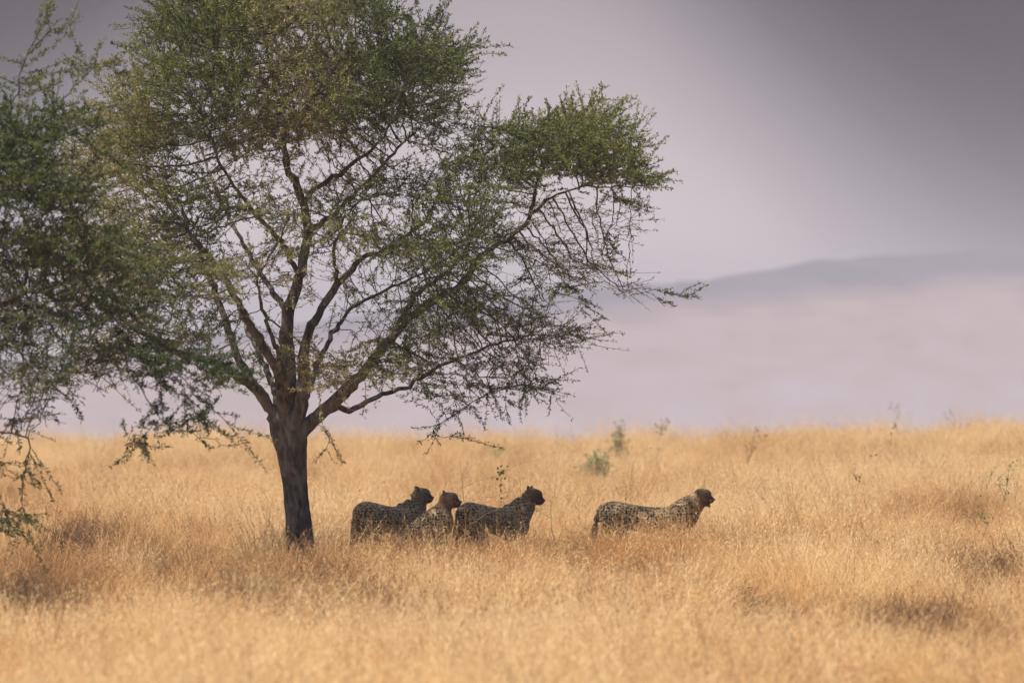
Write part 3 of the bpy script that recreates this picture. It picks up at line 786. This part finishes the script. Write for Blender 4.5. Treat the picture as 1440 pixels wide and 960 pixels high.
def make_cheetah(loc, yaw, scale, pose, head, label, stain=1.0):
    """head: (x, z of skull centre, yaw, pitch, open mouth)"""
    root = empty('cheetah', loc, label, 'cheetah', 'cheetahs in the dry grass')
    root.rotation_euler = (0, 0, yaw); root.scale = (scale,) * 3
    bm = bmesh.new()
    hx, hz, hyaw, hpitch, mouth = head
    hy = .06 * math.sin(hyaw)
    if pose == 'stand':
        loft(bm, [(-.525, 0, .665, .03, .05), (-.49, 0, .675, .085, .11), (-.40, 0, .675, .12, .148), (-.30, 0, .672, .118, .14), (-.18, 0, .658, .118, .132), (-.04, 0, .636, .118, .132),
                  (.10, 0, .618, .122, .148), (.22, 0, .604, .125, .172), (.31, 0, .615, .112, .165), (.37, 0, .635, .085, .125), (.405, 0, .65, .05, .07)])
        # shoulder blades, haunches
        for s in (1, -1):
            ellipsoid(bm, (.27, s * .086, .655), (.085, .052, .145), Euler((0, R(-18), 0)).to_matrix())
            ellipsoid(bm, (-.37, s * .085, .60), (.118, .066, .17), Euler((0, R(14), 0)).to_matrix())
        loft(bm, [(.14, 0, .64, .09, .10), (.26, 0, .685, .10, .125), (.34, hy * .2, .735, .095, .128), ((.36 + hx) / 2, hy * .5, (.745 + hz) / 2, .078, .108), (hx - .045, hy * .7, hz - .03, .068, .088), (hx, hy, hz - .01, .06, .072)])
        loft(bm, [(hx - .04, hy * .7, hz - .09, .055, .05), (.43, hy * .3, .755, .066, .07), (.385, 0, .67, .075, .08), (.34, 0, .60, .07, .08)])
        for s, dx in ((1, .03), (-1, -.05)):
            loft(bm, [(.26, s * .085, .60, .05, .07), (.23 + dx * .3, s * .09, .46, .04, .058), (.245 + dx, s * .09, .34, .03, .036), (.26 + dx * 1.5, s * .085, .20, .025, .028), (.265 + dx * 1.8, s * .085, .08, .023, .024), (.27 + dx * 1.8, s * .085, .035, .03, .03)], 14)
            ellipsoid(bm, (.30 + dx * 1.8, s * .085, .028), (.055, .035, .028))
        for s, dx in ((1, -.07), (-1, .06)):
            loft(bm, [(-.37, s * .08, .62, .06, .10), (-.33 + dx * .3, s * .09, .49, .055, .095), (-.315 + dx * .7, s * .09, .39, .042, .062), (-.37 + dx, s * .088, .30, .028, .038), (-.43 + dx, s * .085, .225, .022, .03), (-.42 + dx, s * .085, .12, .021, .024), (-.41 + dx, s * .085, .04, .027, .028)], 14)
            ellipsoid(bm, (-.375 + dx, s * .085, .028), (.058, .035, .028))
        loft(bm, [(-.46, 0, .69, .04, .04), (-.53, .0, .655, .035, .035), (-.555, .01, .55, .030, .030), (-.565, .02, .42, .027, .027), (-.58, .03, .30, .026, .026), (-.64, .03, .22, .027, .027), (-.72, .02, .20, .02, .02)], 12)
    else:
        # sitting: rump low, chest up on straight forelegs
        loft(bm, [(-.40, 0, .16, .04, .05), (-.37, 0, .20, .11, .12), (-.28, 0, .28, .14, .155), (-.17, 0, .39, .125, .145), (-.05, 0, .50, .12, .145), (.06, 0, .575, .12, .155), (.15, 0, .63, .11, .15), (.22, 0, .66, .075, .11), (.25, 0, .67, .04, .05)])
        for s in (1, -1):
            ellipsoid(bm, (.10, s * .075, .58), (.085, .045, .14), Euler((0, R(-10), 0)).to_matrix())
            ellipsoid(bm, (-.22, s * .12, .20), (.17, .065, .15), Euler((0, R(-25), 0)).to_matrix())
            loft(bm, [(.12, s * .085, .55, .05, .07), (.12, s * .09, .42, .038, .05), (.14, s * .088, .30, .03, .035), (.15, s * .085, .16, .025, .028), (.155, s * .085, .04, .028, .03)], 14)
            ellipsoid(bm, (.18, s * .085, .028), (.055, .035, .028))
            loft(bm, [(-.12, s * .14, .20, .05, .06), (-.14, s * .15, .09, .03, .04), (-.04, s * .15, .035, .028, .03)], 12)
            ellipsoid(bm, (0.0, s * .15, .028), (.06, .036, .028))
        loft(bm, [(.06, 0, .60, .10, .13), ((.08 + hx) / 2, hy * .3, (.60 + hz) / 2, .078, .098), (hx - .035, hy * .6, hz - .06, .062, .078), (hx, hy, hz, .055, .06)])
        loft(bm, [(-.36, 0, .16, .04, .04), (-.46, .06, .06, .03, .03), (-.50, .18, .035, .026, .026), (-.42, .30, .03, .024, .024), (-.30, .36, .03, .02, .02)], 12)
    # head in its own frame (x forwards)
    hm = bmesh.new()
    ellipsoid(hm, (0, 0, .012), (.082, .066, .070))
    ellipsoid(hm, (.035, 0, .030), (.060, .052, .050))
    for s in (1, -1):
        ellipsoid(hm, (.012, s * .036, -.022), (.052, .034, .044))
        ellipsoid(hm, (.088, s * .017, -.022), (.034, .024, .024))      # whisker pads
        ellipsoid(hm, (.048, s * .034, .030), (.024, .016, .016))      # brow
    loft(hm, [(.03, 0, .012, .04, .036), (.07, 0, .004, .030, .028), (.105, 0, -.006, .023, .022), (.122, 0, -.012, .015, .014)], 16)
    jp = R(16) if mouth else 0.
    jx, jz = (math.cos(jp), -math.sin(jp))
    loft(hm, [(0, 0, -.04, .034, .024), (.05 * jx, 0, -.046 + .05 * jz, .028, .018), (.09 * jx, 0, -.046 + .09 * jz, .02, .013), (.108 * jx, 0, -.044 + .108 * jz, .012, .009)], 14)
    ez, eh = (.050, .026) if mouth else (.070, .029)
    for s in (1, -1):   # ears: small rounded, set wide
        E = Euler((R(-42 * s), R(-25), R(20 * s))).to_matrix()
        ellipsoid(hm, (-.036, s * .058, ez), (.013, .029, eh), E)
    HM = Matrix.Translation((hx, hy, hz)) @ Matrix.Rotation(hyaw, 4, 'Z') @ Matrix.Rotation(-hpitch, 4, 'Y') @ Matrix.Scale(1.06 if pose == 'stand' else 1.04, 4)
    hm.transform(HM)
    tmp = bpy.data.meshes.new('t'); hm.to_mesh(tmp); bm.from_mesh(tmp); hm.free()
    me = bpy.data.meshes.new('cheetah_body_raw'); bm.to_mesh(me); bm.free()
    o = bpy.data.objects.new('tmp', me); COL.objects.link(o)
    md = o.modifiers.new('r', 'REMESH'); md.mode = 'VOXEL'; md.voxel_size = .0095; md.use_smooth_shade = True
    sm = o.modifiers.new('s', 'SMOOTH'); sm.factor = .5; sm.iterations = 5
    bpy.context.view_layer.update()
    dg = bpy.context.evaluated_depsgraph_get()
    body = bpy.data.meshes.new_from_object(o.evaluated_get(dg)); body.name = 'body'
    bpy.data.objects.remove(o)
    n = len(body.vertices); co = np.empty(n * 3); body.vertices.foreach_get('co', co); co = co.reshape(-1, 3)
    nr = np.empty(n * 3); body.vertices.foreach_get('normal', nr); nr = nr.reshape(-1, 3)
    hl = (np.array(HM.inverted()) @ np.hstack([co, np.ones((n, 1))]).T).T[:, :3]
    dh = np.linalg.norm(hl * np.array([1, 1.1, 1.1]), axis=1)
    inhead = 1 - sstep(.11, .16, dh)
    belly = sstep(.35, .8, -nr[:, 2]) * (co[:, 2] > .25)
    chin = (sstep(.02, .04, -hl[:, 2]) * sstep(.02, .06, hl[:, 0])) * inhead
    st = np.clip((1 - sstep(.045, .145, np.linalg.norm(hl - np.array([.05, 0, -.01]), axis=1))) * stain, 0, 1)
    ear = np.minimum(1, (1 - sstep(.022, .036, np.linalg.norm(hl - np.array([-.036, .062, ez + .004]), axis=1))) + (1 - sstep(.022, .036, np.linalg.norm(hl - np.array([-.036, -.062, ez + .004]), axis=1))))
    tear = ((np.abs(np.abs(hl[:, 1]) - .026) < .006) & (hl[:, 0] > .045) & (hl[:, 2] < .022) & (hl[:, 2] > -.03)) * inhead
    lips = ((np.abs(hl[:, 2] + .043) < .006) & (hl[:, 0] > .03)) * inhead
    dark = np.clip(ear * .45 + tear * .9 + lips * .9, 0, 1)
    for nm, arr in (('white', np.clip(belly * .8 + chin, 0, 1)), ('stain', st), ('plain', np.clip(inhead * .5 + belly * .6, 0, 1)), ('dark', dark)):
        a = body.attributes.new(nm, 'FLOAT', 'POINT'); a.data.foreach_set('value', np.asarray(arr, np.float32))
    body.materials.clear(); new_obj('body', body, M_COAT, root)
    for s in (1, -1):
        b = bmesh.new(); ellipsoid(b, (.066, s * .038, .022), (.0075, .006, .0065), seg=12); b.transform(HM)
        e = bpy.data.meshes.new('eye'); b.to_mesh(e); b.free(); new_obj('eye', e, M_EYE, root)
    b = bmesh.new(); ellipsoid(b, (.121, 0, -.004), (.010, .015, .010), seg=12); b.transform(HM)
    e = bpy.data.meshes.new('nose'); b.to_mesh(e); b.free(); new_obj('nose', e, M_NOSE, root)
    return root

def cat(px, Y, **kw):
    x = (px - 720) / 150. * Y / 60.
    z = float(ground_z(x, Y))
    make_cheetah((x, Y, z - .01), **kw)
    CATS.append((x, Y))
CATS = []
# ------------------------------------------------------------------ weeds and shrubs
M_STALK = m_leaf('dry_stalk', [(0, (.16, .09, .045)), (.5, (.34, .22, .12)), (1, (.66, .5, .32))], .0)
M_WEEDLEAF = m_leaf('weed_leaf', [(0, (.10, .14, .03)), (.5, (.20, .24, .05)), (1, (.36, .34, .1))], .3)
M_DEAD = m_leaf('dead_weed', [(0, (.03, .019, .012)), (.5, (.10, .062, .034)), (1, (.30, .19, .09))], .1)
M_SHRUB = m_leaf('shrub_leaf', [(0, (.20, .215, .09)), (.5, (.32, .315, .15)), (1, (.42, .38, .2))], .3)

def leafquads(mb, p, d, n, size, g, wide=.35, tone=.5):
    for _ in range(n):
        dd = Vector((g.normal(0, 1), g.normal(0, 1), g.normal(.4, .7))).normalized()
        s = dd.cross(Vector((g.normal(0, 1), g.normal(0, 1), g.normal(0, 1)))).normalized() * size * wide
        L = size * g.uniform(.6, 1.3); p = Vector(p); q = p + Vector(g.normal(0, size * .4, 3))
        mb.add([q, q + dd * L * .5 - s, q + dd * L, q + dd * L * .5 + s], [[0, 1, 2, 3]], float(np.clip(g.normal(tone, .2), 0, 1)))

def weed(name, px, top, Y, label, cat_, group, seed, lean=0., branches=3, r=.003, leaf_n=8, leaf_sz=.03, leafmat=None, leafstart=.5, base_py=None, wide=.35, stalkmat=None, spread=.35, leafname='leaves', tone=.5):
    g = np.random.default_rng(seed)
    b = P(px, 800, Y); b.z = float(ground_z(b.x, Y)) - .02
    t = P(px + lean, top, Y)
    H = t.z - b.z
    root = empty(name, b, label, cat_, group)
    st = MB(); lv = MB()
    def shoot(p0, p1, rr, depth):
        u = np.linspace(0, 1, 7)[:, None]
        L = np.linalg.norm(p1 - p0)
        q = p0 + (p1 - p0) * u + g.normal(0, L * .022, (7, 3)) * np.sin(u * math.pi) + np.array([g.normal(0, L * .06), g.normal(0, L * .06), 0]) * np.sin(u * math.pi)
        tube(st, q, np.linspace(rr, rr * .45, 7), 5, float(np.clip(g.normal(.45, .25), 0, 1)))
        for i in range(1, 7):
            if (i / 6. >= leafstart or depth) and leaf_n:
                leafquads(lv, q[i], None, int(g.poisson(leaf_n / 5.)), leaf_sz, g, wide, tone)
        if depth < 2:
            for k in range(branches if depth == 0 else g.integers(0, 3)):
                i = int(g.integers(3 if depth == 0 else 1, 6))
                d = np.array([g.normal(0, spread), g.normal(0, spread), g.uniform(.2, .6)]) * L * (.5 if depth == 0 else .7)
                shoot(q[i], q[i] + d, rr * .6, depth + 1)
    shoot(np.zeros(3), np.array([t.x - b.x, 0, H]), r, 0)
    new_obj('stem', st.mesh('stem'), stalkmat or M_STALK, root)
    if lv.n: new_obj(leafname, lv.mesh(leafname, False), leafmat or M_WEEDLEAF, root)
    return root

def bush(name, px, Y, w, h, label, cat_, group, seed, nst=40, leaf_n=6, leaf_sz=.02, leafmat=None, stalkmat=None, base_up=0., tone=.5, raise_=0.):
    """many-stemmed clump: w half width and h height in metres"""
    g = np.random.default_rng(seed)
    b = P(px, 800, Y); b.z = float(ground_z(b.x, Y)) - .02
    root = empty(name, b, label, cat_, group)
    st = MB(); lv = MB()
    for k in range(nst):
        a = g.uniform(0, 6.283); rr = g.uniform(.2, 1)
        tip = np.array([math.cos(a) * w * rr, math.sin(a) * w * rr, h * (1.05 - .45 * rr * rr) * g.uniform(.6, 1.1)])
        b0 = np.array([math.cos(a) * w * .2 * rr, math.sin(a) * w * .2 * rr, 0])
        u = np.linspace(0, 1, 6)[:, None]
        q = b0 + (tip - b0) * u + g.normal(0, .012, (6, 3)) * u
        q[:, 2] += h * .12 * np.sin(u[:, 0] * math.pi)
        tube(st, q, np.linspace(.0038, .0016, 6), 4, float(np.clip(g.normal(.4, .25), 0, 1)))
        for i in range(2, 6):
            leafquads(lv, q[i], None, int(g.poisson(leaf_n / 4.)), leaf_sz, g, .35, tone)
            if g.random() < .6:
                d = np.array([g.normal(0, 1), g.normal(0, 1), g.uniform(.1, 1)]) * w * .25
                tube(st, [q[i], q[i] + d * .5 + g.normal(0, .006, 3), q[i] + d], [.002, .0016, .001], 3, .5)
                leafquads(lv, q[i] + d, None, int(g.poisson(leaf_n / 2.)), leaf_sz, g, .35, tone)
    new_obj('stems', st.mesh('stems'), stalkmat or M_DEAD, root)['kind'] = 'stuff'
    new_obj('leaves', lv.mesh('leaves', False), leafmat or M_DEAD, root)['kind'] = 'stuff'
    return root

def build_weeds():
    GW = 'thin weeds standing above the grass'
    weed('leafy_weed', 702, 662, 59.2, 'slender weed with bright green leaves just above the back of the third cheetah', 'weed', GW, 1, lean=2, branches=2, r=.003, leaf_n=9, leaf_sz=.032, leafstart=.8, spread=.12, wide=.42)
    weed('dry_twig', 664, 648, 59.0, 'bare forked brown twig rising between the second and third cheetah', 'weed', GW, 2, lean=-18, branches=4, r=.0042, leaf_n=2, leaf_sz=.018, spread=.6)
    weed('dry_twig', 541, 676, 59.3, 'single upright stalk behind the back of the leftmost cheetah', 'weed', GW, 3, lean=0, branches=0, r=.003, leaf_n=2, leaf_sz=.02)
    weed('leafy_weed', 728, 676, 59.2, 'short sprig with two olive leaf tufts left of the third cheetah\'s head', 'weed', GW, 4, lean=4, branches=2, r=.0025, leaf_n=5, leaf_sz=.026, leafstart=.75, spread=.2)
    weed('dry_twig', 775, 705, 58.6, 'dark thin stalk standing right of the third cheetah\'s chest', 'weed', GW, 5, lean=0, branches=1, r=.0032, leaf_n=3, leaf_sz=.02, leafmat=M_DEAD, stalkmat=M_DEAD)
    weed('dry_twig', 886, 650, 63., 'thin dry weed rising behind the back of the rightmost cheetah', 'weed', GW, 6, lean=4, branches=2, r=.003, leaf_n=4, leaf_sz=.02)
    weed('dry_twig', 1192, 632, 70., 'pale slanting seed stalk in the open grass far right of the cheetahs', 'weed', GW, 7, lean=26, branches=2, r=.004, leaf_n=8, leaf_sz=.025, leafmat=M_DEAD)
    weed('leafy_weed', 1378, 662, 62., 'greenish branching weed near the right edge of the grass', 'weed', GW, 8, lean=8, branches=5, r=.0035, leaf_n=5, leaf_sz=.026)
    weed('leafy_weed', 1426, 655, 63., 'greenish branching weed at the very right edge', 'weed', GW, 28, lean=3, branches=5, r=.0035, leaf_n=5, leaf_sz=.026)
    weed('dry_twig', 1215, 735, 57., 'curved dark bare twig in the middle of the right grass', 'weed', GW, 9, lean=12, branches=2, r=.0045, leaf_n=1, leaf_sz=.02, leafmat=M_DEAD, stalkmat=M_DEAD)
    weed('dry_twig', 930, 592, 100., 'blurred thin stalk poking over the grass skyline right of the green shrub', 'weed', GW, 10, lean=3, branches=2, r=.006, leaf_n=5, leaf_sz=.04, leafmat=M_DEAD)
    weed('dry_twig', 1066, 600, 96., 'blurred forked weed below the skyline under the hill', 'weed', GW, 11, lean=-3, branches=3, r=.007, leaf_n=5, leaf_sz=.035, leafmat=M_DEAD, stalkmat=M_DEAD)
    weed('dry_twig', 1262, 570, 122., 'tallest blurred stalk on the grass skyline in front of the hill', 'weed', GW, 12, lean=2, branches=4, r=.006, leaf_n=4, leaf_sz=.035, leafmat=M_DEAD)
    weed('dry_twig', 1340, 574, 122., 'blurred dark weed on the grass skyline between the tallest stalk and the right edge', 'weed', GW, 13, lean=2, branches=4, r=.006, leaf_n=4, leaf_sz=.035, leafmat=M_DEAD)
    GS = 'small pale green shrubs on the grass skyline'
    bush('shrub', 840, 98., .30, .70, 'pale green blurred shrub in the grass below the skyline, the left one of a pair', 'shrub', GS, 1, 46, 14, .04, M_SHRUB, M_STALK)
    bush('shrub', 869, 112., 0.20, 1.0, 'pale green blurred shrub poking up over the skyline, the right one of a pair', 'shrub', GS, 2, 34, 14, .04, M_SHRUB, M_STALK)
    bush('shrub', 697, 118., .22, .62, 'tiny grey green shrub on the skyline under the drooping branch tip', 'shrub', GS, 3, 20, 8, .05, M_SHRUB, M_STALK)
    GD = 'dark clumps standing in for shaded hollows of the grass'
    L = [(1405, 57.5, .46, .46, 'largest dark brown clump standing in for a shaded gap of the grass at the right edge'),
         (884, 55.2, .15, .36, 'small dark clump standing in for shade in the grass below the rightmost cheetah'),
         (1045, 50.2, .18, .34, 'dark clump standing in for a shaded hollow in the foreground right of centre'),
         (1290, 46.8, .42, .40, 'dark clump standing in for a shaded hollow by the bottom edge below the right part of the grass'),
         (430, 54.2, .2, .34, 'brown clump standing in for shade in the grass straight below the forked tree trunk'),
         (12, 52.3, .22, .42, 'dark clump standing in for a shaded hollow at the left edge, lower of the two there'),
         (88, 66., .3, .5, 'dark clump standing in for a shaded hollow near the left edge under the blurred hanging branch'),
         (560, 56.6, .2, .26, 'brown clump standing in for grass shade below the leftmost cheetah')]
    for i, (px, Y, w, h, lb) in enumerate(L):  # dark blades added where gaps in the grass are only shaded
        g = np.random.default_rng(60 + i)
        bp = P(px, 800, Y); bp.z = float(ground_z(bp.x, Y)) - .02
        root = empty('shade_clump', bp, lb, 'shade clump', GD)
        mb = MB(); random.seed(90 + i)
        for k in range(int(900 * w * h / .16)):
            a_ = random.uniform(0, 6.283); q = w * 1.1 * random.random() ** .6
            blade(mb, (math.cos(a_) * q, math.sin(a_) * q * .8), h * random.uniform(.6, 1.3) * (1.1 - .35 * q / w), .006, random.uniform(.05, .6), random.gauss(0, 1.3), random.uniform(0, .5), min(1, max(0, random.gauss(.38, .25))), droop=random.uniform(0, .4))
        new_obj('stems', mb.mesh('stems', False), M_DEAD, root)['kind'] = 'stuff'
        lv = MB()
        for k in range(60):
            leafquads(lv, (g.normal(0, w * .5), g.normal(0, w * .4), h * g.uniform(.5, 1.1)), None, 2, .016, g, .35, .3)
        new_obj('seed_heads', lv.mesh('seed_heads', False), M_DEAD, root)['kind'] = 'stuff'

main_tree()
near_tree()
GC = dict()
cat(550, 60.2, yaw=R(51), scale=.96, pose='stand', head=(.40, .855, R(-42), R(-4), False), stain=.5,
    label='leftmost cheetah, standing with rump to the tree trunk and head turned to the right')
cat(600, 59.5, yaw=R(-20), scale=.99, pose='sit', head=(.205, .815, R(18), R(-3), False), stain=1.0,
    label='second cheetah from the left, sitting upright close beside the leftmost one')
cat(698, 59.95, yaw=R(47), scale=.97, pose='stand', head=(.45, .86, R(-62), R(-14), False), stain=1.,
    label='third cheetah from the left, rump high, head raised over the grass and facing right')
cat(916, 60.0, yaw=R(-3), scale=.955, pose='stand', head=(.49, .86, R(0), R(-8), True), stain=1.,
    label='rightmost cheetah, standing alone in full profile with its mouth slightly open')
for (x, y) in CATS:
    LOWER.append((x + .05, y - .85, .75, .8, 1.27))
build_weeds()
build_grass()

# ------------------------------------------------------------------ light
SUN_EL = R(66); SUN_AZ = R(-118)     # azimuth from +Y towards +X
sd = Vector((math.sin(SUN_AZ) * math.cos(SUN_EL), math.cos(SUN_AZ) * math.cos(SUN_EL), math.sin(SUN_EL)))
sl = bpy.data.lights.new('sun', 'SUN'); sl.energy = 4.2; sl.angle = R(.6); sl.color = (1, .94, .85)
so = bpy.data.objects.new('sun', sl); COL.objects.link(so); so.rotation_euler = sd.to_track_quat('Z', 'Y').to_euler(); so.location = (0, 0, 30)

w = bpy.data.worlds.new('World'); scene.world = w; w.use_nodes = True
nt = w.node_tree; nt.nodes.clear()
out = nt.nodes.new('ShaderNodeOutputWorld')
sky = node(nt, 'ShaderNodeTexSky', sky_type='NISHITA'); sky.sun_disc = False
sky.sun_elevation = SUN_EL; sky.sun_rotation = SUN_AZ; sky.dust_density = 4; sky.altitude = 1500
bg1 = node(nt, 'ShaderNodeBackground'); bg1.inputs[1].default_value = .11; nt.links.new(sky.outputs[0], bg1.inputs[0])
# bank of grey rain cloud low in the sky, heavier to the right
tc = node(nt, 'ShaderNodeTexCoord'); sx = node(nt, 'ShaderNodeSeparateXYZ'); nt.links.new(tc.outputs['Generated'], sx.inputs[0])
n1 = node(nt, 'ShaderNodeTexNoise'); n1.inputs['Scale'].default_value = 5.; n1.inputs['Detail'].default_value = 3; nt.links.new(tc.outputs['Generated'], n1.inputs[0])
nz = math_(nt, 'MULTIPLY', math_(nt, 'SUBTRACT', n1.outputs[0], .5), .35)
X_, Z_ = sx.outputs[0], sx.outputs[2]
rt = math_(nt, 'MULTIPLY', math_(nt, 'ADD', math_(nt, 'ADD', X_, math_(nt, 'MULTIPLY', Z_, .6)), -.048), 19.)
lf = math_(nt, 'MULTIPLY', math_(nt, 'ADD', math_(nt, 'ADD', math_(nt, 'MULTIPLY', X_, -1.), math_(nt, 'MULTIPLY', Z_, .9)), -.08), 20.)
mx = node(nt, 'ShaderNodeMath', operation='SMOOTH_MAX'); nt.links.new(rt, mx.inputs[0]); nt.links.new(lf, mx.inputs[1]); mx.inputs[2].default_value = .3
mz = node(nt, 'ShaderNodeMath', operation='SMOOTH_MAX'); nt.links.new(mx.outputs[0], mz.inputs[0]); mz.inputs[1].default_value = 0; mz.inputs[2].default_value = .4
a = math_(nt, 'ADD', math_(nt, 'ADD', mz.outputs[0], math_(nt, 'MULTIPLY', Z_, 7.)), nz)
a = math_(nt, 'MULTIPLY', a, 1 / 1.3)
cr = ramp(nt, a, [(.0, (.53, .455, .46)), (.12, (.45, .395, .405)), (.27, (.285, .247, .26)), (.45, (.155, .138, .15)), (.62, (.065, .062, .072)), (.8, (.022, .020, .023)), (1., (.006, .005, .006))])
bg2 = node(nt, 'ShaderNodeBackground'); nt.links.new(cr.outputs[0], bg2.inputs[0]); bg2.inputs[1].default_value = 1.
low = node(nt, 'ShaderNodeMapRange', interpolation_type='SMOOTHSTEP'); low.inputs['From Min'].default_value = .12; low.inputs['From Max'].default_value = .5
low.inputs['To Min'].default_value = 1; low.inputs['To Max'].default_value = 0; nt.links.new(sx.outputs[2], low.inputs[0])
ms = node(nt, 'ShaderNodeMixShader'); nt.links.new(low.outputs[0], ms.inputs[0]); nt.links.new(bg1.outputs[0], ms.inputs[1]); nt.links.new(bg2.outputs[0], ms.inputs[2])
nt.links.new(ms.outputs[0], out.inputs[0])

# ------------------------------------------------------------------ camera
cd = bpy.data.cameras.new('camera'); cam = bpy.data.objects.new('camera', cd); COL.objects.link(cam); scene.camera = cam
cam.location = (0, 0, HC); cam.rotation_euler = (R(90), 0, 0)
cd.sensor_width = 36; cd.lens = 225; cd.clip_start = .5; cd.clip_end = 12000
cd.dof.use_dof = True; cd.dof.focus_distance = 60.; cd.dof.aperture_fstop = 3.2

scene.view_settings.view_transform = 'Standard'; scene.view_settings.look = 'None'
scene.view_settings.exposure = 0.8; scene.view_settings.gamma = 1
c = scene.cycles
c.max_bounces = 7; c.diffuse_bounces = 4; c.transmission_bounces = 5; c.glossy_bounces = 2; c.volume_bounces = 0; c.transparent_max_bounces = 4
c.use_adaptive_sampling = False
c.use_denoising = True
